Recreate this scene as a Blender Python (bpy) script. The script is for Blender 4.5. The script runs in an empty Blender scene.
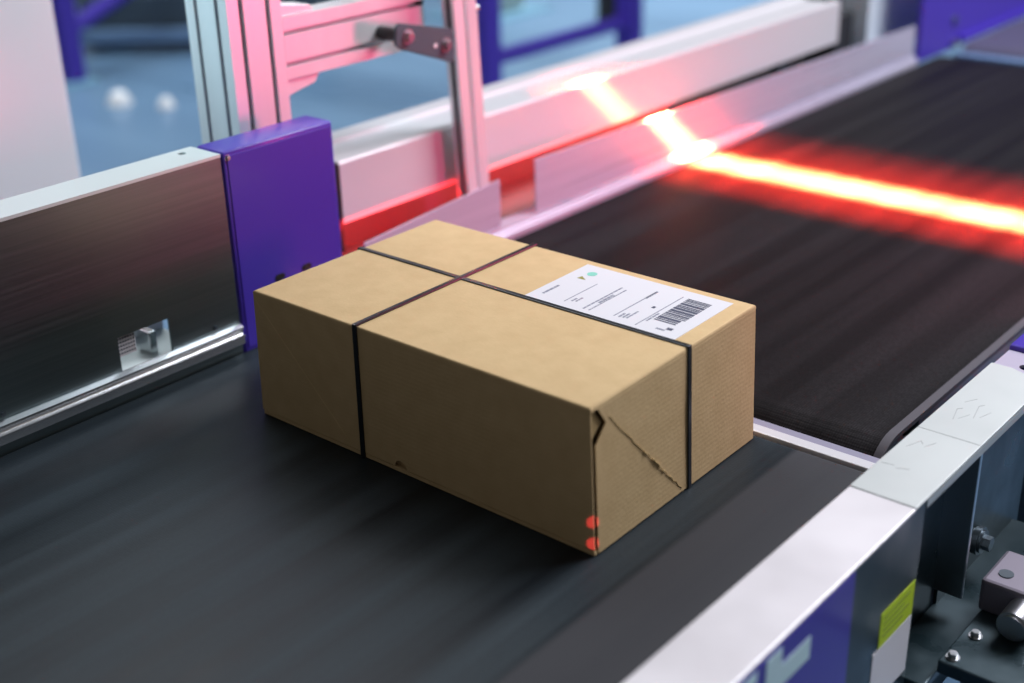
import bpy, bmesh, math, random
from mathutils import Vector, Matrix
random.seed(7)
scene = bpy.context.scene
COL = scene.collection
PI = math.pi

# ------------------------------------------------------------------ helpers
def bx(bm, x0, x1, y0, y1, z0, z1, bev=0.0, seg=2):
    """axis-aligned box, optionally bevelled, added to bm"""
    t = bmesh.new()
    bmesh.ops.create_cube(t, size=1.0)
    for v in t.verts:
        v.co = Vector(((x0 + x1) / 2 + v.co.x * abs(x1 - x0), (y0 + y1) / 2 + v.co.y * abs(y1 - y0),
                       (z0 + z1) / 2 + v.co.z * abs(z1 - z0)))
    if bev > 0:
        bmesh.ops.bevel(t, geom=t.edges[:], offset=bev, segments=seg, affect='EDGES', profile=0.5)
    merge(bm, t)

def merge(bm, t, mat=None):
    if mat is not None:
        t.transform(mat)
    me = bpy.data.meshes.new('tmp'); t.to_mesh(me); t.free()
    bm.from_mesh(me); bpy.data.meshes.remove(me)

def prism(bm, pts, axis, a, b, bev=0.0):
    """polygon pts (2-D) extruded along axis from a to b. axis 'x': pts=(y,z), 'y': pts=(x,z), 'z': pts=(x,y)"""
    t = bmesh.new()
    def P(p, h):
        return {'x': (h, p[0], p[1]), 'y': (p[0], h, p[1]), 'z': (p[0], p[1], h)}[axis]
    lo = [t.verts.new(P(p, a)) for p in pts]; hi = [t.verts.new(P(p, b)) for p in pts]
    n = len(pts)
    t.faces.new(lo); t.faces.new(list(reversed(hi)))
    for i in range(n):
        t.faces.new((lo[i], hi[i], hi[(i + 1) % n], lo[(i + 1) % n]))
    bmesh.ops.recalc_face_normals(t, faces=t.faces[:])
    if bev > 0:
        bmesh.ops.bevel(t, geom=t.edges[:], offset=bev, segments=2, affect='EDGES', profile=0.5)
    merge(bm, t)

def cyl(bm, c, axis, r, h, n=24, r2=None, bev=0.0):
    t = bmesh.new()
    bmesh.ops.create_cone(t, cap_ends=True, segments=n, radius1=r, radius2=r if r2 is None else r2, depth=h)
    if bev > 0:
        es = [e for e in t.edges if abs(abs(e.verts[0].co.z) - h / 2) < 1e-6 and abs(e.verts[0].co.z - e.verts[1].co.z) < 1e-6]
        bmesh.ops.bevel(t, geom=es, offset=bev, segments=2, affect='EDGES')
    M = {'z': Matrix.Identity(4), 'x': Matrix.Rotation(PI / 2, 4, 'Y'), 'y': Matrix.Rotation(-PI / 2, 4, 'X')}[axis]
    merge(bm, t, Matrix.Translation(c) @ M)

def tube(bm, pts, r, n=10):
    """round bar through straight points"""
    for p, q in zip(pts[:-1], pts[1:]):
        p = Vector(p); q = Vector(q); d = q - p
        t = bmesh.new()
        bmesh.ops.create_cone(t, cap_ends=True, segments=n, radius1=r, radius2=r, depth=d.length)
        merge(bm, t, Matrix.Translation((p + q) / 2) @ d.to_track_quat('Z', 'Y').to_matrix().to_4x4())

def obj(name, bm, mat, parent=None, smooth=False, loc=None):
    bmesh.ops.remove_doubles(bm, verts=bm.verts[:], dist=1e-6)
    me = bpy.data.meshes.new(name); bm.to_mesh(me); bm.free()
    me.materials.append(mat)
    if smooth:
        for p in me.polygons: p.use_smooth = True
        me.set_sharp_from_angle(angle=math.radians(40))
    o = bpy.data.objects.new(name, me); COL.objects.link(o)
    if parent is not None:
        o.parent = parent
        # geometry is written in world coordinates; take the thing's own place out of it
        w = parent; off = Vector((0, 0, 0))
        while w is not None:
            off += w.location; w = w.parent
        me.transform(Matrix.Translation(-off))
    return o

def box(name, mat, parent, *a, **k):
    bm = bmesh.new(); bx(bm, *a, **k); return obj(name, bm, mat, parent)

def tag(o, label, cat, group=None, kind=None):
    o['label'] = label
    o['category'] = cat
    if group: o['group'] = group
    if kind: o['kind'] = kind
    return o

def thing(name, label, cat, loc=(0, 0, 0), group=None):
    o = bpy.data.objects.new(name, None); COL.objects.link(o); o.location = loc
    o.empty_display_size = 0.05
    return tag(o, label, cat, group)

def hexbolt(name, mat, parent, c, axis, r, h):
    bm = bmesh.new()
    cyl(bm, c, axis, r * 1.45, h * 0.3, 24)
    d = {'x': Vector((h * .55, 0, 0)), 'y': Vector((0, -h * .55, 0)), 'z': Vector((0, 0, h * .55))}[axis]
    cyl(bm, Vector(c) + d, axis, r, h, 6, bev=h * .12)
    return obj(name, bm, mat, parent)

# ------------------------------------------------------------------ materials
def mat(name, color, rough=0.5, metal=0.0, spec=0.5, coat=0.0):
    m = bpy.data.materials.new(name); m.use_nodes = True
    b = m.node_tree.nodes['Principled BSDF']
    b.inputs['Base Color'].default_value = (*color, 1)
    b.inputs['Roughness'].default_value = rough
    b.inputs['Metallic'].default_value = metal
    b.inputs['Specular IOR Level'].default_value = spec
    b.inputs['Coat Weight'].default_value = coat
    b.inputs['Coat Roughness'].default_value = 0.12
    return m

def noise_mix(m, c1, c2, scale=(1, 1, 1), nscale=5.0, detail=4.0, rough=None, bump=0.0, lo=0.35, hi=0.65):
    """object-space noise between two colours, and optionally between two roughnesses / a bump"""
    nt = m.node_tree; N = nt.nodes; L = nt.links; b = N['Principled BSDF']
    tc = N.new('ShaderNodeTexCoord'); mp = N.new('ShaderNodeMapping'); mp.inputs['Scale'].default_value = scale
    nz = N.new('ShaderNodeTexNoise'); nz.inputs['Scale'].default_value = nscale; nz.inputs['Detail'].default_value = detail
    L.new(tc.outputs['Object'], mp.inputs['Vector']); L.new(mp.outputs['Vector'], nz.inputs['Vector'])
    mr = N.new('ShaderNodeMapRange'); mr.inputs['From Min'].default_value = lo; mr.inputs['From Max'].default_value = hi
    L.new(nz.outputs['Fac'], mr.inputs['Value'])
    mx = N.new('ShaderNodeMix'); mx.data_type = 'RGBA'
    mx.inputs[6].default_value = (*c1, 1); mx.inputs[7].default_value = (*c2, 1)
    L.new(mr.outputs['Result'], mx.inputs['Factor']); L.new(mx.outputs[2], b.inputs['Base Color'])
    if rough:
        r2 = N.new('ShaderNodeMapRange'); r2.inputs['To Min'].default_value = rough[0]; r2.inputs['To Max'].default_value = rough[1]
        L.new(mr.outputs['Result'], r2.inputs['Value']); L.new(r2.outputs['Result'], b.inputs['Roughness'])
    if bump:
        bp = N.new('ShaderNodeBump'); bp.inputs['Strength'].default_value = bump; bp.inputs['Distance'].default_value = 0.001
        L.new(nz.outputs['Fac'], bp.inputs['Height']); L.new(bp.outputs['Normal'], b.inputs['Normal'])
    return m

M = {}
M['kraft'] = noise_mix(mat('kraft', (.6, .42, .2), .75, spec=.2), (.63, .456, .240), (.69, .51, .275), (1, 1, 1), 40, 6, lo=.3, hi=.7)
def kraft_corrugation(m):
    # faint vertical flute lines and paper grain
    nt = m.node_tree; N = nt.nodes; L = nt.links; b = N['Principled BSDF']
    tc = N.new('ShaderNodeTexCoord'); w = N.new('ShaderNodeTexWave'); w.bands_direction = 'Z'
    w.inputs['Scale'].default_value = 60; w.inputs['Distortion'].default_value = .6; w.inputs['Detail'].default_value = 2
    L.new(tc.outputs['Object'], w.inputs['Vector'])
    nz = N.new('ShaderNodeTexNoise'); nz.inputs['Scale'].default_value = 260; nz.inputs['Detail'].default_value = 3
    L.new(tc.outputs['Object'], nz.inputs['Vector'])
    ad = N.new('ShaderNodeMath'); ad.operation = 'MULTIPLY_ADD'; ad.inputs[1].default_value = .35
    L.new(w.outputs['Fac'], ad.inputs[0]); L.new(nz.outputs['Fac'], ad.inputs[2])
    bp = N.new('ShaderNodeBump'); bp.inputs['Strength'].default_value = .18; bp.inputs['Distance'].default_value = .001
    L.new(ad.outputs[0], bp.inputs['Height']); L.new(bp.outputs['Normal'], b.inputs['Normal'])
kraft_corrugation(M['kraft'])
M['kraft_edge'] = mat('kraft_edge', (.48, .35, .17), .8, spec=.2)
M['strap'] = mat('strap', (.012, .016, .022), .28, spec=.6)
M['paper'] = mat('paper', (.76, .77, .81), .55, spec=.3)
M['ink'] = mat('ink', (.07, .08, .13), .6)
M['ink_grey'] = mat('ink_grey', (.27, .29, .36), .6)
M['ink_green'] = mat('ink_green', (.25, .68, .55), .6)
M['ink_olive'] = mat('ink_olive', (.32, .30, .06), .6)

def belt_mat(name, base1, base2, r1, r2, strip=None, spec=.21):
    m = mat(name, base1, .4, spec=spec)
    noise_mix(m, base1, base2, (14, .35, 1), 1.6, 5, rough=(r1, r2), lo=.34, hi=.68)
    nt = m.node_tree; N = nt.nodes; L = nt.links; b = N['Principled BSDF']
    tc = N.new('ShaderNodeTexCoord')
    # fine rubber weave
    mp = N.new('ShaderNodeMapping'); mp.inputs['Scale'].default_value = (1, 1, 1)
    ck = N.new('ShaderNodeTexVoronoi'); ck.inputs['Scale'].default_value = 330; ck.inputs['Randomness'].default_value = .25
    L.new(tc.outputs['Object'], ck.inputs['Vector'])
    wv = N.new('ShaderNodeMapRange'); wv.inputs['From Max'].default_value = .0025 * 330; wv.inputs['To Min'].default_value = 1.9 if strip is None else 1.25
    wv.inputs['To Max'].default_value = .35 if strip is None else .8
    L.new(ck.outputs['Distance'], wv.inputs['Value'])
    wm = N.new('ShaderNodeMix'); wm.data_type = 'RGBA'; wm.blend_type = 'MULTIPLY'; wm.inputs['Factor'].default_value = 1
    L.new(b.inputs['Base Color'].links[0].from_socket, wm.inputs[6]); L.new(wv.outputs['Result'], wm.inputs[7]); L.new(wm.outputs[2], b.inputs['Base Color'])
    bp = N.new('ShaderNodeBump'); bp.inputs['Strength'].default_value = .22 if strip is None else .12; bp.inputs['Distance'].default_value = .0012
    L.new(ck.outputs['Distance'], bp.inputs['Height']); L.new(bp.outputs['Normal'], b.inputs['Normal'])
    if strip:
        # a scuffed, greyer running strip along one edge of the belt
        sx = N.new('ShaderNodeSeparateXYZ'); L.new(tc.outputs['Object'], sx.inputs[0])
        mr = N.new('ShaderNodeMapRange'); mr.inputs['From Min'].default_value = strip - .004; mr.inputs['From Max'].default_value = strip + .004
        L.new(sx.outputs['X'], mr.inputs['Value'])
        mx = N.new('ShaderNodeMix'); mx.data_type = 'RGBA'; mx.inputs[7].default_value = (.040, .042, .048, 1)
        src = b.inputs['Base Color'].links[0].from_socket
        L.new(mr.outputs['Result'], mx.inputs['Factor']); L.new(src, mx.inputs[6]); L.new(mx.outputs[2], b.inputs['Base Color'])
        mr2 = N.new('ShaderNodeMath'); mr2.operation = 'MULTIPLY_ADD'; mr2.inputs[1].default_value = .25
        srcr = b.inputs['Roughness'].links[0].from_socket
        L.new(mr.outputs['Result'], mr2.inputs[0]); L.new(srcr, mr2.inputs[2]); L.new(mr2.outputs[0], b.inputs['Roughness'])
    return m
M['belt_near'] = belt_mat('belt_near', (.008, .012, .016), (.030, .043, .052), .34, .5, strip=.328)
M['belt_far'] = belt_mat('belt_far', (.009, .008, .009), (.020, .019, .021), .55, .66, spec=.07)
M['belt_edge'] = mat('belt_edge', (.07, .065, .08), .6)
M['belt_incline'] = mat('belt_incline', (.075, .07, .12), .6)
M['galv'] = noise_mix(mat('galv', (.5, .53, .55), .34, 1.0), (.19, .25, .265), (.22, .28, .295), (1, .06, 8), 45, 4, rough=(.36, .40), bump=.0)
M['galv_dark'] = noise_mix(mat('galv_dark', (.1, .15, .18), .4, .5), (.022, .045, .055), (.05, .08, .095), (1, 1, 1), 14, 4, rough=(.25, .45))
M['flange'] = noise_mix(mat('flange', (.75, .78, .78), .45, .35), (.74, .72, .75), (.79, .77, .80), (1, 1, 1), 8, 3, rough=(.4, .5))
M['plate_grey'] = noise_mix(mat('plate_grey', (.60, .66, .65), .5, .25), (.54, .58, .575), (.59, .63, .625), (1, 1, 1), 9, 3)
M['plate_lilac'] = mat('plate_lilac', (.52, .49, .62), .4, .3)
M['alu'] = noise_mix(mat('alu', (.80, .82, .84), .42, .4), (.82, .83, .86), (.86, .87, .90), (1, 1, .05), 30, 3, rough=(.36, .46))
M['alu_bright'] = mat('alu_bright', (.86, .88, .90), .26, 1.0)
M['groove'] = mat('groove', (.03, .035, .04), .6, .3)
M['deflector'] = noise_mix(mat('deflector', (.74, .74, .80), .33, .2), (.52, .50, .64), (.58, .56, .70), (1, .1, 4), 14, 4, rough=(.26, .36))
M['white_paint'] = mat('white_paint', (.60, .60, .63), .38, 0, .5, coat=.35)
M['white_panel'] = mat('white_panel', (.80, .80, .84), .55)
M['pale_blue_paint'] = mat('pale_blue_paint', (.70, .80, .88), .45)
M['blue'] = mat('blue', (.062, .034, .43), .38, 0, .5, coat=.15)
M['blue_steel'] = mat('blue_steel', (.055, .028, .37), .5)
M['dark'] = mat('dark', (.02, .022, .026), .55)
M['dark_plastic'] = mat('dark_plastic', (.015, .016, .018), .4)
M['steel'] = mat('steel', (.58, .60, .62), .28, 1.0)
M['joint_grey'] = mat('joint_grey', (.075, .115, .14), .5, 0, .3)
M['joint_pale'] = mat('joint_pale', (.24, .22, .27), .45, .4)
M['ledge_lilac'] = mat('ledge_lilac', (.34, .33, .44), .4, .3)
M['grey_paint'] = mat('grey_paint', (.20, .19, .19), .5)
M['flange_cool'] = mat('flange_cool', (.68, .78, .78), .42, .25)
M['slot_shade'] = mat('slot_shade', (.035, .035, .05), .5)
M['strip_white'] = mat('strip_white', (.82, .82, .86), .3, .3)
M['steel_dark'] = mat('steel_dark', (.16, .20, .23), .35, .9)
M['letter'] = mat('letter', (.72, .95, .97), .5)
M['yellow'] = mat('yellow', (.62, .80, .02), .55)
M['yellow_ink'] = mat('yellow_ink', (.25, .36, .03), .6)
M['sticker_white'] = mat('sticker_white', (.93, .90, .92), .55)
M['pencil'] = mat('pencil', (.42, .44, .45), .7)
M['floor'] = noise_mix(mat('floor', (.16, .27, .42), .3, 0, .5), (.13, .235, .37), (.20, .33, .48), (.35, 1.2, 1), 1.1, 4, rough=(.25, .45))
M['slate'] = mat('slate', (.05, .075, .10), .5)
M['slate_light'] = mat('slate_light', (.13, .22, .36), .45)
M['pale_grey'] = mat('pale_grey', (.30, .40, .40), .6)
M['foot_blue'] = mat('foot_blue', (.25, .48, .62), .5)
M['highlight_white'] = mat('highlight_white', (.9, .9, .9), .4)
M['lens'] = mat('lens', (.25, .01, .01), .15)
ZF = -0.75

# ------------------------------------------------------------------ setting
bm = bmesh.new(); bx(bm, -16, 7, -6, 18, ZF - .1, ZF)
f = obj('floor', bm, M['floor']); f['kind'] = 'structure'; f['label'] = 'blue grey factory floor'; f['category'] = 'floor'

# ------------------------------------------------------------------ near belt
def belt_loop(bm, x0, x1, y0, y1, ztop, r, th, n=12):
    """closed loop of belt: flat top and bottom, half-round noses"""
    out = []
    zc = ztop - r
    for i in range(n + 1):
        a = PI / 2 - PI * i / n
        out.append((y1 - r + r * math.cos(a), zc + r * math.sin(a)))
    for i in range(n + 1):
        a = -PI / 2 - PI * i / n
        out.append((y0 + r + r * math.cos(a), zc + r * math.sin(a)))
    inn = []
    ri = r - th
    for i in range(n + 1):
        a = PI / 2 - PI * i / n
        inn.append((y1 - r + ri * math.cos(a), zc + ri * math.sin(a)))
    for i in range(n + 1):
        a = -PI / 2 - PI * i / n
        inn.append((y0 + r + ri * math.cos(a), zc + ri * math.sin(a)))
    k = len(out)
    V = {}
    for nm, ring in (('o', out), ('i', inn)):
        for s, x in ((0, x0), (1, x1)):
            V[nm, s] = [bm.verts.new((x, p[0], p[1])) for p in ring]
    for i in range(k):
        j = (i + 1) % k
        bm.faces.new((V['o', 0][i], V['o', 0][j], V['o', 1][j], V['o', 1][i]))
        bm.faces.new((V['i', 0][i], V['i', 1][i], V['i', 1][j], V['i', 0][j]))
        for s in (0, 1):
            bm.faces.new((V['o', s][i], V['i', s][i], V['i', s][j], V['o', s][j]))
    bmesh.ops.recalc_face_normals(bm, faces=bm.faces[:])

def roller(parent, x0, x1, y, z, r):
    bm = bmesh.new(); cyl(bm, ((x0 + x1) / 2, y, z), 'x', r, x1 - x0, 32)
    cyl(bm, ((x0 + x1) / 2, y, z), 'x', min(.012, r * .6), x1 - x0 + .04, 16)
    return obj('roller', bm, M['steel_dark'], parent, smooth=True)

t = thing('belt_conveyor', 'near black rubber conveyor belt carrying the cardboard parcel', 'conveyor belt', (0, -.4, ZF))
bm = bmesh.new(); belt_loop(bm, -.3715, .425, -1.35, .249, 0, .014, .003)
obj('belt', bm, M['belt_near'], t, smooth=True)
roller(t, -.37, .425, .249 - .014, -.014, .0105); roller(t, -.37, .425, -1.35 + .014, -.014, .0105)
box('slider_bed', M['steel_dark'], t, -.37, .425, -1.32, .215, -.0245, -.0035)
for x in (-.34, .39):
    for y in (-1.2, .05):
        box('leg', M['steel_dark'], t, x - .025, x + .025, y - .025, y + .025, ZF, -.0285, bev=.003)

t = thing('belt_conveyor', 'far black ribbed conveyor belt crossed by the glowing red scan line', 'conveyor belt', (0, 1.2, ZF))
bm = bmesh.new(); belt_loop(bm, -.3655, .392, .287, 2.235, 0, .05, .004, 16)
obj('belt', bm, M['belt_far'], t, smooth=True)
bm = bmesh.new(); belt_loop(bm, .392, .403, .285, 2.235, .003, .053, .006, 16)
o = obj('belt_edge', bm, M['belt_edge'], t, smooth=True); o['label'] = 'raised grey welded rim of the belt'
roller(t, -.365, .40, .287 + .05, -.05, .0455); roller(t, -.365, .40, 2.235 - .05, -.05, .0455)
box('slider_bed', M['steel_dark'], t, -.365, .40, .40, 2.12, -.094, -.005)
for x in (-.33, .36):
    for y in (.5, 2.0):
        box('leg', M['steel_dark'], t, x - .025, x + .025, y - .025, y + .025, ZF, -.1005, bev=.003)

# ------------------------------------------------------------------ transfer plate between the two belts
t = thing('transfer_plate', 'bright aluminium strip bridging the gap between the two black belts', 'plate', (0, .26, -.02))
box('strip', M['strip_white'], t, -.372, .43, .2500, .266, -.022, -.0005, bev=.0012)
o = box('ledge', M['ledge_lilac'], t, -.372, .43, .2665, .284, -.03, -.004, bev=.0012)
box('support_bracket', M['steel_dark'], t, -.372, -.352, .250, .284, -.2, -.0305)
box('support_bracket', M['steel_dark'], t, .405, .43, .250, .284, -.2, -.0305)

# ------------------------------------------------------------------ parcel
X0, X1, Y0, Y1, H = -.209, .2745, -.0690, .236, .1612
t = thing('cardboard_box', 'brown cardboard parcel with black straps and white shipping label on the belt', 'box', ((X0 + X1) / 2, (Y0 + Y1) / 2, 0.0004))
bm = bmesh.new()
# carcass, set back at the front right corner so that the flap edges leave an open slit there
prism(bm, [(X0, Y0 + .007), (X1 - .10, Y0 + .007), (X1 - .10, Y0 + .07), (X1 - .0014, Y0 + .07), (X1 - .0014, Y1), (X0, Y1)], 'z', .0005, H - .0016)
body = obj('carton_body', bm, M['kraft'], t)
# lid sheet, slightly proud, with rounded folds
bm = bmesh.new()
tb = bmesh.new(); bmesh.ops.create_cube(tb, size=1.0)
for v in tb.verts:
    v.co = Vector((X0 - .0003 if v.co.x < 0 else X1, Y0 - .0005 if v.co.y < 0 else Y1 + .0004, H - .0049 if v.co.z < 0 else H))
bmesh.ops.bevel(tb, geom=[e for e in tb.edges if max(e.verts[0].co.z, e.verts[1].co.z) > H - 1e-6 and min(e.verts[0].co.z, e.verts[1].co.z) > H - 1e-6], offset=.0030, segments=4, affect='EDGES', profile=.5)
merge(bm, tb)
obj('lid', bm, M['kraft'], t, smooth=True)
# front panel with a half-moon thumb notch and flap seam at the bottom
bm = bmesh.new()
pts = [(X0, .0068)]
pts += [(.0075, .0068)]
for i in range(13):
    a = PI - PI * i / 12
    pts.append((.0165 + .0090 * math.cos(a), .0068 + .0085 * math.sin(a)))
pts += [(X1 - .0006, .0068), (X1 - .0006, H - .0050), (X0, H - .0050)]
prism(bm, pts, 'y', Y0 - .0004, Y0 + .0010)
o = obj('front_panel', bm, M['kraft'], t)
bm = bmesh.new(); bx(bm, X0 + .001, X1 - .0008, Y0 + .0002, Y0 + .0065, .0008, .0056, bev=.0004)
obj('bottom_flap', bm, M['kraft'], t)
bm = bmesh.new()   # fold crease across the front panel's left corner
tube(bm, [(X0 + .003, Y0 - .0003, .150), (-.061, Y0 - .0003, .012)], .0005, 6)
obj('fold_crease', bm, M['kraft'], t)
# right side: folded side flap with cut corner at top, creased diagonally
bm = bmesh.new()
prism(bm, [(Y0 + .0054, .0015), (Y0 + .0054, .119), (-.0455, .1370), (-.0585, H - .0050), (Y1, H - .0050), (Y1, .0015)], 'x', X1 - .0014, X1, bev=.0004)
obj('side_flap', bm, M['kraft'], t)
bm = bmesh.new()   # crumpled edge of the diagonal crease
crumple = random.Random(5); p0 = Vector((X1, -.041, .141)); p1 = Vector((X1, .086, .006)); k = 46
pr_ = None
for i in range(k + 1):
    u = i / k; p = p0.lerp(p1, u) + Vector((.0002, crumple.uniform(-.0010, .0010), crumple.uniform(-.0010, .0010)))
    if pr_ is not None: tube(bm, [pr_, p], .0004 + .0006 * (crumple.random() < .35) * (.35 < u < .95), 6)
    pr_ = p
obj('fold_crease', bm, M['kraft_edge'], t)
bm = bmesh.new()   # triangular tuck showing in the cut corner
prism(bm, [(Y0 + .0018, H - .0050), (-.0622, H - .0050), (-.0490, .1375), (Y0 + .0020, .124)], 'x', X1 - .0046, X1 - .0034)
obj('tuck_corner', bm, M['kraft_edge'], t)
# straps: flat bands all the way round
def band_x(y, w, th):      # round the parcel in the XZ plane
    bm = bmesh.new()
    bx(bm, X0 - th, X1 + th, y - w / 2, y + w / 2, H - .0003, H + th, bev=th * .45)
    bx(bm, X1 - .0003, X1 + th, y - w / 2, y + w / 2, .0004, H + th * .9, bev=th * .45)
    bx(bm, X0 - th, X0 + .0003, y - w / 2, y + w / 2, .0004, H + th * .9, bev=th * .45)
    return bm
def band_y(x, w, th):
    bm = bmesh.new()
    bx(bm, x - w / 2, x + w / 2, Y0 - th, Y1 + th, H - .0003, H + th, bev=th * .45)
    bx(bm, x - w / 2, x + w / 2, Y0 - th, Y0 + .0003, .0004, H + th * .9, bev=th * .45)
    bx(bm, x - w / 2, x + w / 2, Y1 - .0003, Y1 + th, .0004, H + th * .9, bev=th * .45)
    return bm
o = obj('strap', band_x(.1005, .0064, .0017), M['strap'], t); o['label'] = 'long black strap'
o = obj('strap', band_y(-.0405, .0064, .0028), M['strap'], t); o['label'] = 'short black strap crossing over the long one'
# shipping label
LX0, LX1, LY0, LY1 = .052, .2535, .1025, .2235
bm = bmesh.new(); bx(bm, LX0, LX1, LY0, LY1, H - .0002, H + .0004)
lab = obj('shipping_label', bm, M['paper'], t); lab['label'] = 'white printed shipping label'
Zl0, Zl1 = H + .0003, H + .0006
def bars(name, mt, rects):
    bm = bmesh.new()
    for (a, b, c, d) in rects: bx(bm, a, b, c, d, Zl0, Zl1)
    return obj(name, bm, mt, lab)
rects = []; y = .136; rb = random.Random(3)
while y < .205:
    w = rb.choice([.0018, .0024, .0034, .0050]); L_ = .0305
    rects.append((.2065, .2065 + L_ - (.003 if y < .15 else 0), y, min(y + w, .206)))
    y += w + rb.choice([.0011, .0013, .0018])
bars('barcode', M['ink'], rects)
def dashes(x, y0, y1, w, seed, gap=.0012):
    r_ = random.Random(seed); out = []; yy = y0
    while yy < y1:
        l = r_.uniform(.002, .008); out.append((x, x + w, yy, min(yy + l, y1))); yy += l + gap
    return out
ln = []
ln.append(dashes(.0635, .122, .151, 0.0033, 1))
ln.append(dashes(.098, .118, .180, 0.0012, 2, .0003)); ln.append(dashes(.104, .123, .134, 0.0024, 3)); ln.append(dashes(.1085, .125, .139, 0.0024, 4))
ln.append(dashes(.127, .114, .188, 0.0023, 5)); ln.append(dashes(.131, .137, .165, 0.0033, 6)); ln.append(dashes(.135, .114, .186, 0.0018, 7))
ln.append(dashes(.166, .118, .202, 0.0014, 8, .0004)); ln.append(dashes(.166, .178, .202, 0.0030, 9))
ln.append(dashes(.1715, .119, .131, 0.0027, 10)); ln.append(dashes(.176, .120, .133, 0.0027, 11)); ln.append(dashes(.1805, .121, .143, 0.0021, 12))
ln.append(dashes(.1985, .112, .206, 0.0012, 13, .0004)); ln.append(dashes(.2015, .128, .152, 0.0024, 14)); ln.append(dashes(.2215, .117, .120, 0.0110, 15))
for row in ln: bars('text_line', M['ink_grey'], row)
bars('printed_block', M['ink'], [(.187, .1905, .160, .165)])
bars('printed_block', M['ink'], [(.2315, .2385, .1215, .127)])
bm = bmesh.new()
prism(bm, [(.0685, .181), (.0800, .182), (.0700, .189)], 'z', Zl0, Zl1); o = obj('printed_mark', bm, M['ink_olive'], lab); o['label'] = 'small olive triangular mark'
bm = bmesh.new(); cyl(bm, (.0755, .201, (Zl0 + Zl1) / 2), 'z', .0062, Zl1 - Zl0, 16)
o = obj('printed_mark', bm, M['ink_green'], lab); o['label'] = 'small mint green mark'

# the carton is a little out of true: it flares towards its bottom and leans in at the far top corner
OFF = {(0, 0, 0): (-.0065, 0), (1, 0, 0): (.0060, -.0005), (1, 1, 0): (.0040, -.006), (0, 1, 0): (-.004, 0),
       (0, 0, 1): (0, 0), (1, 0, 1): (0, 0), (1, 1, 1): (-.0055, 0), (0, 1, 1): (0, 0)}
def out_of_true(o):
    base = Vector(t.location)
    for v in o.data.vertices:
        p = v.co + base
        u = min(max((p.x - X0) / (X1 - X0), 0), 1); q = min(max((p.y - Y0) / (Y1 - Y0), 0), 1); h = min(max(p.z / H, 0), 1)
        for (a, b, c), (dx, dy) in OFF.items():
            wgt = (u if a else 1 - u) * (q if b else 1 - q) * (h if c else 1 - h)
            v.co.x += wgt * dx; v.co.y += wgt * dy
for o in list(t.children):
    out_of_true(o)
    for c in o.children: out_of_true(c)

# ------------------------------------------------------------------ left side guard (galvanised)
XL = -.374
t = thing('side_guard', 'tall galvanised steel side panel left of the parcel', 'side guard', (-.40, -.5, ZF))
bm = bmesh.new()
xa, xb = XL - .003, XL
cy0, cy1, cz0, cz1 = -.1515, -.077, .034, .0855
for (a, b, c, d) in ((-1.30, .0295, cz1, .268), (-1.30, .0295, -.20, cz0), (-1.30, cy0, cz0, cz1), (cy1, .0295, cz0, cz1)):
    bx(bm, xa, xb, a, b, c, d)
obj('panel', bm, M['galv'], t)
# top flange with two round holes: made as a slab pierced by a bmesh grid ring
def flange_with_holes(bm, x0, x1, y0, y1, z0, z1, holes, rad):
    """flat bar with round through holes, holes ordered along y at (x, y)"""
    n = 20
    cuts = [y0] + [v for hx, hy in holes for v in (hy - rad * 2, hy + rad * 2)] + [y1]
    for i in range(0, len(cuts) - 1):
        a, b = cuts[i], cuts[i + 1]
        if i % 2 == 0:
            bx(bm, x0, x1, a, b, z0, z1)
        else:
            hx, hy = holes[i // 2]
            ring = [(hx + rad * math.cos(2 * PI * q / n), hy + rad * math.sin(2 * PI * q / n)) for q in range(n)]
            def border(q):
                ca, sa = math.cos(2 * PI * q / n), math.sin(2 * PI * q / n)
                tx = ((x1 - hx) / ca if ca > 1e-9 else (x0 - hx) / ca if ca < -1e-9 else 1e9)
                ty = ((b - hy) / sa if sa > 1e-9 else (a - hy) / sa if sa < -1e-9 else 1e9)
                s = min(tx, ty); return (hx + ca * s, hy + sa * s)
            outer = []
            for q in range(n):
                outer.append(border(q))
            tb = bmesh.new()
            corners = [(x1, b), (x0, b), (x0, a), (x1, a)]
            for z, flip in ((z1, False), (z0, True)):
                rv = [tb.verts.new((p[0], p[1], z)) for p in ring]; ov = [tb.verts.new((p[0], p[1], z)) for p in outer]
                for q in range(n):
                    r = (q + 1) % n
                    tb.faces.new((rv[q], ov[q], ov[r], rv[r]))
                    # fill the corner cut off between two border points on different sides
                    p, s = outer[q], outer[r]
                    if abs(p[0] - s[0]) > 1e-6 and abs(p[1] - s[1]) > 1e-6:
                        c = min(corners, key=lambda c_: (abs(c_[0] - p[0]) + abs(c_[1] - p[1]) + abs(c_[0] - s[0]) + abs(c_[1] - s[1])))
                        tb.faces.new((ov[q], tb.verts.new((c[0], c[1], z)), ov[r]))
                ring_out = []
                for q in range(n):
                    r = (q + 1) % n; p, s = outer[q], outer[r]
                    ring_out.append(ov[q])
                    if abs(p[0] - s[0]) > 1e-6 and abs(p[1] - s[1]) > 1e-6:
                        c = min(corners, key=lambda c_: (abs(c_[0] - p[0]) + abs(c_[1] - p[1]) + abs(c_[0] - s[0]) + abs(c_[1] - s[1])))
                        ring_out.append(tb.verts.new((c[0], c[1], z)))
                if z == z1: top, topo = rv, ring_out
                else: bot, boto = rv, ring_out
            for q in range(n):
                r = (q + 1) % n
                tb.faces.new((top[q], top[r], bot[r], bot[q]))
            for q in range(len(topo)):
                r = (q + 1) % len(topo)
                tb.faces.new((topo[q], topo[r], boto[r], boto[q]))
            bmesh.ops.remove_doubles(tb, verts=tb.verts[:], dist=1e-7)
            bmesh.ops.recalc_face_normals(tb, faces=tb.faces[:])
            merge(bm, tb)
bm = bmesh.new()
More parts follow.
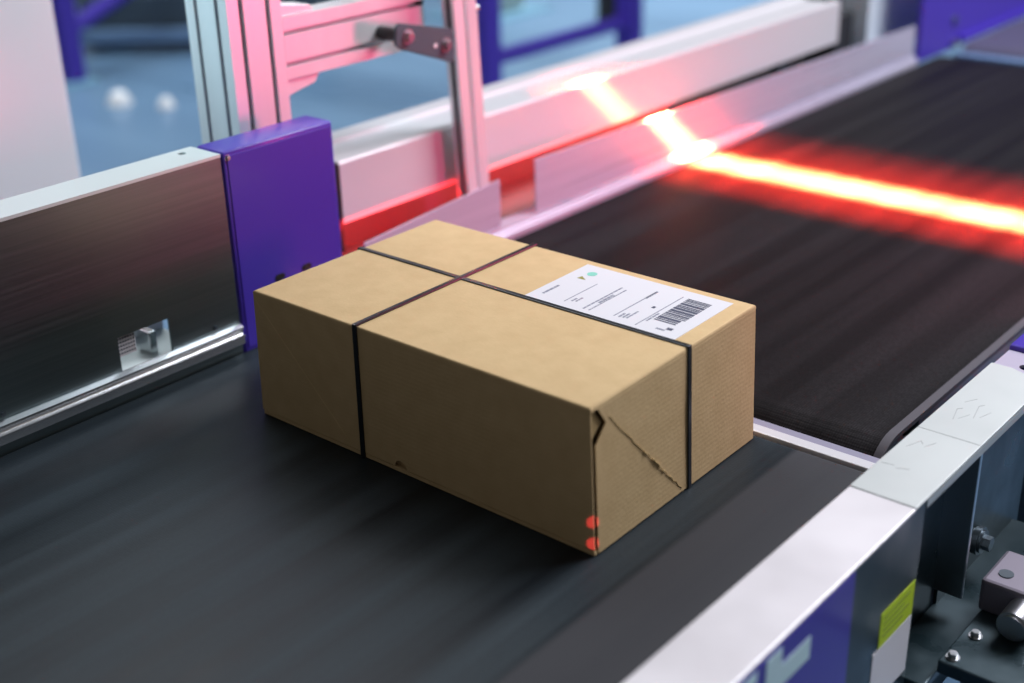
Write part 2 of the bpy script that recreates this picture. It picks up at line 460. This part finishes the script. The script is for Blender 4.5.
flange_with_holes(bm, -.432, XL + .001, -1.30, .0295, .266, .270, [(-.417, -.62), (-.415, .003)], .0055)
bx(bm, -.432, -.429, -1.30, .0295, .235, .266)
obj('top_flange', bm, M['flange_cool'], t)
# extruded bottom profile with two rails
bm = bmesh.new()
prism(bm, [(XL + .001, .016), (XL + .010, .017), (XL + .010, .0245), (XL + .0125, .0265), (XL + .0125, .0295), (XL + .007, .0305), (XL + .007, .0345),
           (XL + .0095, .0365), (XL + .0095, .0395), (XL + .003, .0425), (XL + .001, .0425)], 'y', -1.30, .0275)
obj('bottom_profile', bm, M['alu_bright'], t)
for y in (-.31, -.01):
    hexbolt('screw', M['steel_dark'], t, (XL + .001, y, .049), 'x', .0028, .002)
for y in (-1.2, -.45):
    box('leg', M['steel_dark'], t, -.475, -.425, y, y + .05, ZF, -.1, bev=.003)
    box('leg_bracket', M['steel_dark'], t, -.425, XL - .003, y, y + .05, -.18, -.12)

# sensor seen through the window of the guard
t = thing('sensor_bracket', 'shiny bracket behind the small window in the galvanised panel', 'bracket', (-.43, -.11, ZF))
box('back_plate', M['flange_cool'], t, -.4295, -.4265, -.20, -.04, ZF, .0095)
box('shelf', M['flange_cool'], t, -.52, -.384, -.21, -.03, .010, .034, bev=.002)
box('rail', M['alu'], t, -.4725, -.458, -.21, -.03, .0345, .075, bev=.002)
bm = bmesh.new(); bx(bm, -.3845, -.3815, -.1500, -.1225, .056, .086, bev=.0006)
rp = obj('reflector', bm, M['flange'], t); rp['label'] = 'perforated reflector plate'
bm = bmesh.new()
for i in range(7):
    for j in range(5):
        cyl(bm, (-.3813, -.1472 + i * .0037, .0605 + j * .0048), 'x', .0011, .0012, 8)
obj('perforation', bm, M['slate'], rp)
box('reflector_arm', M['steel'], t, -.4575, -.3845, -.140, -.132, .064, .070)
box('clip', M['alu_bright'], t, -.4265, -.400, -.092, -.080, .034, .064, bev=.002)

# ------------------------------------------------------------------ blue end cover
t = thing('end_cover', 'glossy blue metal end cover behind the parcel beside the galvanised panel', 'cover', (-.40, .12, ZF))
bm = bmesh.new(); bx(bm, -.424, XL + .002, .0315, .2155, -.06, .272, bev=.0035, seg=3)
obj('housing', bm, M['blue'], t, smooth=True)
bm = bmesh.new(); bx(bm, XL + .0015, XL + .0030, .0375, .2105, .004, .266, bev=.0012)
obj('face_panel', bm, M['blue'], t)
for y in (.101, .148):
    bm = bmesh.new()
    cyl(bm, (XL + .0034, y - .004, .085), 'x', .0042, .0012, 16); cyl(bm, (XL + .0034, y + .004, .085), 'x', .0042, .0012, 16)
    bx(bm, XL + .003, XL + .0042, y - .004, y + .004, .0808, .0892)
    o = obj('slot_plug', bm, M['dark_plastic'], t); o['label'] = 'small black slot plug'
hexbolt('bolt', M['steel'], t, (XL + .0016, .0395, .263), 'x', .003, .003)
box('foot', M['steel_dark'], t, -.422, -.392, .08, .16, ZF, -.0605)

# ------------------------------------------------------------------ scanner frame from slotted aluminium profile
def slotted(w, h, ws, hs, sw=.008, sd=.016):
    """outline of a slotted profile centred on 0: slot positions ws along the w sides, hs along the h sides"""
    p = []
    a, b = -w / 2, -h / 2
    def side(s0, direction, length, slots, inward):
        pts = [s0]
        for s in slots:
            for d, dep in ((s - sw / 2, 0), (s - sw / 2, sd), (s + sw / 2, sd), (s + sw / 2, 0)):
                pts.append((s0[0] + direction[0] * d + inward[0] * dep, s0[1] + direction[1] * d + inward[1] * dep))
        return pts
    p += side((a, b), (1, 0), w, ws, (0, 1))
    p += side((w / 2, b), (0, 1), h, hs, (-1, 0))
    p += side((w / 2, h / 2), (-1, 0), w, ws, (0, -1))
    p += side((a, h / 2), (0, -1), h, hs, (1, 0))
    return p
t = thing('scanner_frame', 'upright frame of slotted aluminium profiles behind the blue cover', 'frame', (-.523, .192, ZF))
# main post
PX, PY, PW, PD = -.525, .1925, .088, .091
bm = bmesh.new(); prism(bm, [(PX + a, PY + b) for a, b in slotted(PW, PD, (.022, .066), (.023, .068))], 'z', ZF + .012, 1.05)
post = obj('post', bm, M['alu'], t)
bm = bmesh.new(); bx(bm, PX - .08, PX + .06, PY - .08, PY + .08, ZF, ZF + .012, bev=.002)
obj('base_plate', bm, M['steel'], t)
# horizontal profile
bm = bmesh.new()
prism(bm, [(-.501 + a, .3495 + b) for a, b in slotted(.040, .085, (.020,), (.021, .064))], 'y', .2385, .512)
hp = obj('cross_profile', bm, M['alu'], t)
bm = bmesh.new(); bx(bm, -.519, -.483, .512, .5155, .308, .391, bev=.001)
o = obj('end_cap', bm, M['dark_plastic'], hp); o['label'] = 'black end cap'
# corner brackets above and below the cross profile
for z0, z1 in ((.3065, .2830), (.3925, .4100)):
    bm = bmesh.new(); prism(bm, [(.2385, z0), (.300, z0), (.292, z0 + (z1 - z0) * .55), (.2385, z1)], 'x', -.517, -.485, bev=.0015)
    obj('corner_bracket', bm, M['alu'], t)
# leaning strut
def sheared_strut():
    tb = bmesh.new()
    prism(tb, [(-.4405 + a, b) for a, b in slotted(.024, .050, (.012,), (.025,), sw=.009, sd=.007)], 'z', .0035, 1.02)
    for v in tb.verts: v.co.y += .570 - .0593 * v.co.z
    return tb
strut = obj('strut', sheared_strut(), M['alu'], t)
tb = bmesh.new(); bx(tb, -.4450, -.4360, -.0182, -.0178, .004, 1.019)  # dark strip paints the shade deep in the strut's slot
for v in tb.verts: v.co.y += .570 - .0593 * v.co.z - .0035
o = obj('slot_shade_strip', tb, M['slot_shade'], strut); o['label'] = 'dark strip standing in for shade in the slot of the strut'
for a in (.022, .066):  # dark strips likewise put slot shade into the post's two faces
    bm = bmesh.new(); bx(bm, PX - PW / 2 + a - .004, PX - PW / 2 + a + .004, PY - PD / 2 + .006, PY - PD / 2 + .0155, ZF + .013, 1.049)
    o = obj('slot_shade_strip', bm, M['slot_shade'], post); o['label'] = 'dark strip standing in for shade in the slot of the post'
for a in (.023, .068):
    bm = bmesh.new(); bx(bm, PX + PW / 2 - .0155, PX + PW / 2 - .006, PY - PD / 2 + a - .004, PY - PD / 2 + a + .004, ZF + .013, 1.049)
    o = obj('slot_shade_strip', bm, M['slot_shade'], post); o['label'] = 'dark strip standing in for shade in the slot of the post'
# joint plate with bolts
bm = bmesh.new()
prism(bm, [(.393, .3345), (.396, .3590), (.403, .3640), (.508, .3400), (.5165, .333), (.5150, .2925), (.508, .2885), (.402, .3270)], 'x', -.4278, -.4228, bev=.0012)
jp = obj('joint_plate', bm, M['joint_grey'], t)
bm = bmesh.new(); cyl(bm, (-.4545, .420, .342), 'x', .010, .0525, 20)
obj('spacer', bm, M['dark_plastic'], jp, smooth=True)
for y, z in ((.418, .3425), (.497, .3170)):
    hexbolt('bolt', M['steel'], jp, (-.4222, y, z), 'x', .0075, .007)
bm = bmesh.new(); cyl(bm, (-.4225, .474, .320), 'x', .0035, .0016, 16); obj('plug', bm, M['sticker_white'], jp)
# knob on the far side of the strut
bm = bmesh.new(); bx(bm, -.446, -.433, .5775, .584, .300, .350, bev=.002); cyl(bm, (-.439, .583, .356), 'y', .005, .010, 12)
obj('clamp', bm, M['steel'], t)

# ------------------------------------------------------------------ white guide beam and its neighbours
t = thing('guide_beam', 'long white box beam beside the far belt, lit pink and yellow', 'beam', (-.52, 1.07, ZF))
BX1, BX0, BY0, BY1, BZ0, BZ1 = -.465, -.600, .2985, 1.843, .082, .1755
bm = bmesh.new()
prism(bm, [(BX1, BZ0), (BX1, BZ1 - .003), (BX1 - .003, BZ1), (BX1 - .020, BZ1), (BX1 - .024, BZ1 - .005), (BX0 + .046, BZ1 - .005), (BX0 + .040, BZ1),
           (BX0 + .003, BZ1), (BX0, BZ1 - .003), (BX0, BZ0)], 'y', BY0 + .0065, BY1)
obj('channel', bm, M['white_paint'], t)
box('end_cap', M['dark_plastic'], t, BX0 + .001, BX1 - .0008, BY0, BY0 + .006, BZ0 - .045, BZ1 - .002, bev=.001)
for y in (1.25, 1.70):
    box('support', M['steel_dark'], t, BX0 + .03, BX0 + .07, y, y + .04, ZF, BZ0 - .0005)
t = thing('end_box', 'pale blue white box beyond the end of the long white beam', 'box', (-.53, 2.14, ZF))
box('housing', M['pale_blue_paint'], t, -.60, -.462, 1.985, 2.80, .02, .240, bev=.003)
box('stand', M['steel_dark'], t, -.56, -.50, 2.10, 2.16, ZF, .0195)
t = thing('bearing_bracket', 'dark bracket in the gap between the white beam and pale box', 'bracket', (-.53, 1.91, ZF))
box('plate', M['dark'], t, -.59, -.475, 1.852, 1.872, .00, .185, bev=.002)
box('block', M['dark'], t, -.585, -.49, 1.878, 1.968, .00, .13, bev=.004)
box('stand', M['steel_dark'], t, -.56, -.50, 1.86, 1.95, ZF, -.0005)

# inner wall under the beam, where the red light pools
t = thing('inner_rail', 'pale steel rail under the white beam, glowing red', 'rail', (-.5, 1.2, ZF))
box('web', M['grey_paint'], t, -.555, -.551, .245, 1.845, -.03, .0805)
box('shelf', M['grey_paint'], t, -.551, -.41, .245, 1.845, -.012, .003)
for y in (.7, 1.75):
    box('leg', M['steel_dark'], t, -.55, -.51, y, y + .04, ZF, -.0125)

# ------------------------------------------------------------------ deflector plates and their bottom rail
t = thing('deflector_plate', 'short thin lilac metal deflector plate just behind the parcel', 'deflector plate', (-.378, .41, 0))
bm = bmesh.new()
prism(bm, [(.262, .024), (.262, .083), (.557, .1015), (.557, .024)], 'x', -.3795, -.3765, bev=.0006)
obj('plate', bm, M['deflector'], t)
for y in (.30, .50): box('tab', M['steel'], t, -.390, -.3795, y, y + .02, .0225, .045)
t = thing('deflector_plate', 'long thin metal deflector plate along the far belt, struck by the scan line', 'deflector plate', (-.378, 1.37, 0))
bm = bmesh.new()
prism(bm, [(.645, .024), (.645, .1120), (2.06, .0935), (2.06, .024)], 'x', -.3795, -.3765, bev=.0006)
obj('plate', bm, M['deflector'], t)
for y in (.72, 1.3, 1.9): box('tab', M['steel'], t, -.390, -.3795, y, y + .02, .0225, .045)
t = thing('edge_rail', 'low bright aluminium edge rail running under the deflector plates', 'rail', (-.38, 1.2, -.02))
bm = bmesh.new()
prism(bm, [(-.4035, -.035), (-.3668, -.035), (-.3668, .0045), (-.366, .0045), (-.366, .010), (-.3685, .012), (-.3685, .016), (-.371, .018), (-.371, .0215), (-.4035, .0215)], 'y', .222, 2.065)
obj('profile', bm, M['deflector'], t)

# ------------------------------------------------------------------ next conveyor at the far end
t = thing('side_cover', 'large blue side cover at the far end of the belt', 'cover', (-.38, 2.9, ZF))
bm = bmesh.new()
prism(bm, [(2.07, .004), (2.07, .42), (3.9, .42), (3.9, .035), (2.29, .010), (2.27, .004)], 'x', -.380, -.368, bev=.002)
obj('panel', bm, M['blue'], t)
box('lower_lip', M['blue'], t, -.3675, -.355, 2.30, 3.9, .012, .030, bev=.002)
bm = bmesh.new(); cyl(bm, (-.3665, 2.262, .075), 'x', .011, .010, 20, bev=.002)
o = obj('bolt', bm, M['steel_dark'], t)
bm = bmesh.new(); bx(bm, -.368, -.356, 2.255, 2.285, .010, .026, bev=.002); obj('hinge', bm, M['steel'], t)
box('stand', M['steel_dark'], t, -.41, -.372, 2.9, 2.96, ZF, .016)
t = thing('belt_conveyor', 'grey purple belt of the next conveyor at the top right corner', 'conveyor belt', (0, 3.1, ZF))
bm = bmesh.new(); belt_loop(bm, -.352, .40, 2.285, 3.9, .012, .04, .004)
obj('belt', bm, M['belt_incline'], t, smooth=True)
roller(t, -.352, .40, 2.285 + .04, -.028, .0355)
box('stand', M['steel_dark'], t, -.05, .05, 3.0, 3.1, ZF, -.0285)
t = thing('infeed_plate', 'narrow grey infeed plate where the far belt ends', 'plate', (0, 2.26, -.03))
box('plate', M['slate_light'], t, -.352, .40, 2.2425, 2.2815, -.03, -.004, bev=.001)

# ------------------------------------------------------------------ right side frame
RX0, RX1, RZ = .4535, .5224, .060
t = thing('guard_rail', 'low steel guard rail with pinkish white top in the right foreground', 'guard rail', (.49, -.4, ZF))
bm = bmesh.new(); bx(bm, RX0, RX1, -1.35, .1095, RZ - .004, RZ, bev=.0012)
obj('top_flange', bm, M['flange'], t)
bm = bmesh.new(); bx(bm, RX0, RX0 + .003, -1.35, .1095, -.30, RZ - .004)
obj('inner_web', bm, M['galv'], t)
bm = bmesh.new(); bx(bm, RX1 - .004, RX1 - .001, -1.35, .134, -.32, RZ - .0045)
fp = obj('face_plate', bm, M['galv_dark'], t)
bm = bmesh.new(); bx(bm, RX1 - .0012, RX1 + .0004, -1.35, -.012, -.26, RZ - .0055)
bp = obj('name_panel', bm, M['blue'], t); bp['label'] = 'blue name panel'
bm = bmesh.new()
prism(bm, [(-.165, .0105), (-.0905, .0105), (-.0905, .033), (-.140, .033), (-.140, .0515), (-.165, .0515)], 'x', RX1 + .0003, RX1 + .0010)
o = obj('letter', bm, M['letter'], bp); o['label'] = 'pale cyan letter L'
bm = bmesh.new()
prism(bm, [(-.262, .0105), (-.180, .0105), (-.180, .0215), (-.236, .0215), (-.236, .0265), (-.186, .0265), (-.186, .0355), (-.236, .0355), (-.236, .0405), (-.180, .0405), (-.180, .0515), (-.262, .0515)], 'x', RX1 + .0003, RX1 + .0010)
o = obj('letter', bm, M['letter'], bp); o['label'] = 'pale cyan letter cut by the picture edge'
bm = bmesh.new(); bx(bm, RX1 - .0012, RX1 - .0004, .057, .1305, -.071, -.031)
st = obj('sticker', bm, M['yellow'], fp); st['label'] = 'yellow green sticker'
bm = bmesh.new()
for k in range(4): bx(bm, RX1 - .0005, RX1 - .0001, .064, .120 - .012 * (k % 2), -.040 - k * .007, -.038 - k * .007)
obj('sticker_text', bm, M['yellow_ink'], st)
bm = bmesh.new(); bx(bm, RX1 - .0012, RX1 - .0004, .047, .1305, -.140, -.0725)
st = obj('sticker', bm, M['sticker_white'], fp); st['label'] = 'white sticker below the yellow one'
for y in (-1.2, -.25):
    box('leg', M['steel_dark'], t, .462, .512, y, y + .05, ZF, -.30, bev=.003)

t = thing('joint_plate', 'grey metal plate with pencil marks on the right side rail', 'plate', (.488, .28, RZ - .02))
bm = bmesh.new()
prism(bm, [(.4535, .1105), (.5224, .1105), (.5224, .405), (.512, .445), (.478, .4595), (.4535, .4595)], 'z', RZ - .003, RZ + .0005, bev=.0008)
pl = obj('plate', bm, M['plate_grey'], t)
def stroke(pts, r=.0005):
    bm = bmesh.new(); tube(bm, [(x, y, RZ + .0003) for x, y in pts], r, 5); obj('pencil_mark', bm, M['pencil'], pl)
stroke([(.4545, .262), (.5215, .262)], .0006)
for pts in ([(.476, .30), (.470, .325), (.474, .330)], [(.480, .305), (.486, .32)], [(.492, .315), (.486, .345), (.490, .350)], [(.497, .32), (.502, .338)], [(.470, .345), (.478, .36)],
            [(.463, .215), (.470, .235), (.474, .230)], [(.478, .225), (.484, .24)], [(.458, .17), (.47, .172)], [(.474, .168), (.486, .173)]):
    stroke(pts)
box('edge_lip', M['plate_grey'], t, .5194, .5224, .136, .385, RZ - .012, RZ - .0035)

t = thing('end_tab', 'lilac metal tab with a dark hole at the end of the grey plate', 'tab', (.488, .48, RZ - .01))
bm = bmesh.new(); flange_with_holes(bm, .4535, .5224, .39, .5145, RZ - .0075, RZ - .0040, [(.487, .478)], .0075)
obj('plate', bm, M['plate_lilac'], t)

t = thing('end_cover', 'blue cover at the right edge beyond the lilac tab', 'cover', (.488, .62, ZF))
bm = bmesh.new(); bx(bm, .4515, .5244, .516, .76, -.02, RZ + .002, bev=.004, seg=3)
obj('housing', bm, M['blue'], t, smooth=True)
box('stand', M['steel_dark'], t, .465, .515, .60, .66, ZF, -.0205)

# ------------------------------------------------------------------ drive bracket in the recess of the right frame
t = thing('drive_bracket', 'dark steel drive bracket with bolts in the recess at the right edge', 'bracket', (.52, .26, ZF))
box('back_plate', M['galv_dark'], t, .484, .488, .136, .272, -.30, .050)
box('side_plate', M['galv_dark'], t, .4545, .4575, .136, .5145, -.30, .050)
bm = bmesh.new(); bx(bm, .484, .5205, .272, .277, -.135, .050, bev=.001)
obj('web_flange', bm, M['steel'], t)
box('back_plate', M['galv_dark'], t, .488, .492, .277, .515, -.30, .050)
box('base_shelf', M['galv_dark'], t, .4885, .541, .137, .50, -.166, -.156, bev=.0015)
box('platform', M['galv_dark'], t, .5415, .65, .165, .42, -.156, -.140, bev=.002)
bm = bmesh.new(); cyl(bm, (.4905, .175, -.015), 'x', .017, .006, 24, bev=.002)
obj('cap', bm, M['steel_dark'], t, smooth=True)
bm = bmesh.new(); bx(bm, .538, .64, .272, .345, -.1395, -.100, bev=.004); blk = obj('bearing_block', bm, M['joint_pale'], t)
bm = bmesh.new(); cyl(bm, (.588, .252, -.119), 'y', .0165, .038, 28, bev=.003); obj('shaft_end', bm, M['steel'], blk, smooth=True)
bm = bmesh.new(); cyl(bm, (.556, .296, -.0995), 'z', .008, .0014, 20); o = obj('bolt_hole', bm, M['slate'], blk)
hexbolt('bolt', M['steel'], blk, (.604, .310, -.0995), 'z', .007, .006)
for x, y in ((.552, .178), (.556, .226)):
    hexbolt('bolt', M['steel'], t, (x, y, -.1395), 'z', .005, .006)
bm = bmesh.new(); cyl(bm, (.499, .365, -.115), 'x', .017, .013, 24, bev=.003); cyl(bm, (.509, .365, -.115), 'x', .009, .010, 6); obj('knob', bm, M['steel_dark'], t, smooth=True)
box('leg', M['steel_dark'], t, .49, .54, .40, .45, ZF, -.1665)
t = thing('cable_duct', 'dark blue upright duct at the right picture edge', 'duct', (.72, .245, ZF))
bm = bmesh.new(); bx(bm, .700, .74, .22, .27, ZF, -.085, bev=.004)
obj('duct', bm, M['blue_steel'], t)
bm = bmesh.new(); bx(bm, .698, .742, .218, .272, -.0848, -.078, bev=.002)
obj('duct_cap', bm, M['dark_plastic'], t)

# ------------------------------------------------------------------ left and background
t = thing('machine_cabinet', 'tall plain white machine cabinet at the upper left edge', 'cabinet', (-1.3, .1, ZF))
bm = bmesh.new(); bx(bm, -1.60, -1.2, -.55, .328, ZF + .05, 1.25, bev=.006)
obj('housing', bm, M['white_panel'], t)
box('plinth', M['dark'], t, -1.58, -1.22, -.53, .31, ZF, ZF + .0495)

# blue upright rack far behind the guard
t = thing('storage_rack', 'blue steel rack upright with diagonal brace far back at the left', 'rack', (-4.86, 2.54, ZF))
def upright(bm, x, y, w, z0, z1):
    bx(bm, x - w / 2, x + w / 2, y - w / 2, y + w / 2, z0, z1, bev=.008)
QA, QB = (-4.87, 2.545), (-5.30, 4.05)
for x, y in (QA, QB):
    bm = bmesh.new(); upright(bm, x, y, .10, ZF + .02, 1.6); obj('upright', bm, M['blue_steel'], t)
    bm = bmesh.new(); bx(bm, x - .09, x + .09, y - .09, y + .09, ZF, ZF + .02, bev=.004); obj('foot_plate', bm, M['foot_blue'], t)
bm = bmesh.new(); tube(bm, [(QA[0], QA[1], -.50), (QB[0], QB[1], -.10)], .04, 12); obj('brace', bm, M['blue_steel'], t)
bm = bmesh.new(); tube(bm, [(QA[0], QA[1], .55), (QB[0], QB[1], .15)], .04, 12); obj('brace', bm, M['blue_steel'], t)

t = thing('floor_machine', 'low dark machine standing on the floor behind the blue rack upright', 'machine', (-5.15, 3.15, ZF))
def mb(name, mt, *a, **k):
    bm = bmesh.new(); bx(bm, *a, **k)
    bmesh.ops.translate(bm, verts=bm.verts[:], vec=Vector((-5.15, 3.15, ZF)))
    return obj(name, bm, mt, t)
mb('body', M['slate'], -.35, .95, .12, .75, .10, .30, bev=.02)
mb('side_rail', M['slate_light'], -.35, .95, .0, .10, .055, .125, bev=.01)
for x in (-.15, .30, .72): mb('cover_plate', M['pale_grey'], x - .13, x + .13, .25, .55, .3005, .36, bev=.015)
for x in (-.28, .85): mb('foot', M['dark'], x - .04, x + .04, .2, .6, 0, .0995)
t.rotation_euler = (0, 0, math.radians(40))

for i, (x, y, r) in enumerate(((-4.33, 2.44, .050), (-4.10, 2.53, .034))):  # white domes added to stand in for blurred highlights on the floor
    t = thing('floor_highlight', ('larger white dome standing in for a bright highlight on the blue floor, the left one', 'smaller white dome standing in for a bright highlight on the blue floor, the right one')[i],
              'floor highlight', (x, y, ZF), 'white highlight domes on the floor')
    bm = bmesh.new(); tb = bmesh.new(); bmesh.ops.create_uvsphere(tb, u_segments=24, v_segments=14, radius=r)
    for v in tb.verts: v.co.z = max(v.co.z, 0) * 1.1
    merge(bm, tb, Matrix.Translation((x, y, ZF + .012)))
    obj('dome', bm, M['highlight_white'], t, smooth=True)
    bm = bmesh.new(); cyl(bm, (x, y, ZF + .006), 'z', r * 1.15, .012, 24); obj('rim', bm, M['highlight_white'], t)

# blue conveyor stands behind the white beam
t = thing('support_stand', 'blue steel stand with crossbar on the floor behind the white beam', 'stand', (-2.5, 3.4, ZF))
for y in (2.925, 3.885):
    bm = bmesh.new(); bx(bm, -2.545, -2.455, y - .045, y + .045, ZF + .015, .35, bev=.006); obj('upright', bm, M['blue_steel'], t)
    bm = bmesh.new(); bx(bm, -2.58, -2.42, y - .08, y + .08, ZF, ZF + .015, bev=.003); obj('foot_plate', bm, M['foot_blue'], t)
bm = bmesh.new(); bx(bm, -2.53, -2.47, 2.97, 3.84, -.435, -.385, bev=.006); obj('crossbar', bm, M['blue_steel'], t)
bm = bmesh.new(); bx(bm, -2.64, -2.55, 3.83, 3.90, ZF + .3, .35, bev=.006); obj('back_post', bm, M['dark'], t)

# pale far blocks glimpsed between the stand's legs
t = thing('floor_machine', 'pale square machine column on the floor far behind the blue stand', 'machine', (-4.3, 5.2, ZF))
bm = bmesh.new(); bx(bm, -4.5, -4.2, 4.9, 5.2, ZF + .02, ZF + .5, bev=.02); obj('column', bm, M['pale_grey'], t)
bm = bmesh.new(); bx(bm, -4.6, -4.1, 4.75, 5.35, ZF, ZF + .0195, bev=.005); obj('base', bm, M['foot_blue'], t)

# ------------------------------------------------------------------ lights
def area(name, loc, target, sx, sy, power, color, spread=180):
    l = bpy.data.lights.new(name, 'AREA'); l.shape = 'RECTANGLE'; l.size = sx; l.size_y = sy
    l.energy = power; l.color = color; l.spread = math.radians(spread)
    o = bpy.data.objects.new(name, l); COL.objects.link(o); o.location = loc
    d = Vector(target) - Vector(loc)
    o.rotation_euler = d.to_track_quat('-Z', 'Y').to_euler()
    return o
area('ceiling_lamp', (1.0, 2.4, 2.5), (-.35, .8, 0), 1.6, 1.6, 126, (.94, .93, 1.0))
area('ceiling_lamp', (-2.6, 1.2, 3.4), (-1.0, .2, 0), 2.0, 2.0, 58, (.92, .96, 1.0))
area('ceiling_lamp', (-3.2, 7.2, 3.6), (-3.2, 6.4, ZF), 3, 3, 80, (.86, .93, 1.0), 75)
area('ceiling_lamp', (-4.8, 2.6, 3.4), (-4.4, 2.7, ZF), 1.5, 1.5, 30, (.80, .92, 1.0), 90)
area('post_fill_lamp', (-.85, -.9, .85), (-.53, .15, .42), .2, .2, .36, (.55, .90, 1.0), 30)  # added unseen fill, brightens the post's near face
# red scan line: the scanner sits on the frame above the parcel and looks forward and down
def scan(name, power, color, width, spread):
    o = area(name, (.05, .45, .55), (.045, 1.12, 0), 1.05, width, power, color, spread)
    # keep the long side of the lamp level along X
    d = (Vector((.045, 1.12, 0)) - Vector((.05, .45, .55))).normalized(); z = -d
    xax = (Vector((1, 0, 0)) - z * z.x).normalized(); yax = z.cross(xax)
    o.rotation_euler = Matrix((xax, yax, z)).transposed().to_euler()
    return o
scan('scan_line_lamp', 175, (1.0, .31, .10), .012, 5.4)
scan('scan_halo_lamp', 52, (1.0, .022, .006), .03, 18)
# wider red glow of the scanner onto the frame and beam
area('scanner_glow', (.75, .95, .30), (-.5, .72, .20), .25, .25, 2.5, (1.0, .06, .22), 100)
# added unseen red fill, stands in for scanner light under the beam
area('under_beam_fill', (-.45, .72, .076), (-.55, .72, .02), .9, .015, .95, (1.0, .02, .02), 150)
# photo-eye beams on the parcel's front corner
for i, z in enumerate((.036, .012)):
    l = bpy.data.lights.new('photo_eye', 'SPOT'); l.energy = 17; l.color = (1, .06, .10); l.spot_size = math.radians(1.3); l.spot_blend = .5; l.shadow_soft_size = .001
    o = bpy.data.objects.new('photo_eye', l); COL.objects.link(o)
    o.location = (.66, -.46, z + .30); o.rotation_euler = (Vector((.274, -.065, z)) - Vector(o.location)).to_track_quat('-Z', 'Y').to_euler()

w = bpy.data.worlds.new('hall'); w.use_nodes = True; scene.world = w
bg = w.node_tree.nodes['Background']; bg.inputs['Color'].default_value = (.77, .73, .71, 1); bg.inputs['Strength'].default_value = .115

# ------------------------------------------------------------------ camera
f_px, pitch, yaw, roll = 1318.6918, -.427, -.7125, -.0269
F = Vector((math.sin(yaw) * math.cos(pitch), math.cos(yaw) * math.cos(pitch), math.sin(pitch)))
R_ = F.cross(Vector((0, 0, 1))).normalized(); U_ = R_.cross(F)
R2 = math.cos(roll) * R_ + math.sin(roll) * U_; U2 = -math.sin(roll) * R_ + math.cos(roll) * U_
cam = bpy.data.cameras.new('camera'); cam.sensor_width = 36; cam.sensor_fit = 'HORIZONTAL'; cam.lens = f_px / 1024 * 36
cam.clip_start = .02; cam.clip_end = 100
cam.dof.use_dof = True; cam.dof.focus_distance = 1.47; cam.dof.aperture_fstop = cam.lens / 1000 / .0215; cam.dof.aperture_blades = 0
co = bpy.data.objects.new('camera', cam); COL.objects.link(co)
m = Matrix((R2, U2, -F)).transposed().to_4x4(); m.translation = Vector((.9301, -.9369, .7255)); co.matrix_world = m
scene.camera = co

vs = scene.view_settings
scene.display_settings.display_device = 'sRGB'
vs.view_transform = 'Standard'; vs.look = 'None'; vs.gamma = 1; vs.use_curve_mapping = False; vs.exposure = 0.25
scene.cycles.use_denoising = True
scene.cycles.max_bounces = 8
scene.cycles.sample_clamp_indirect = 8
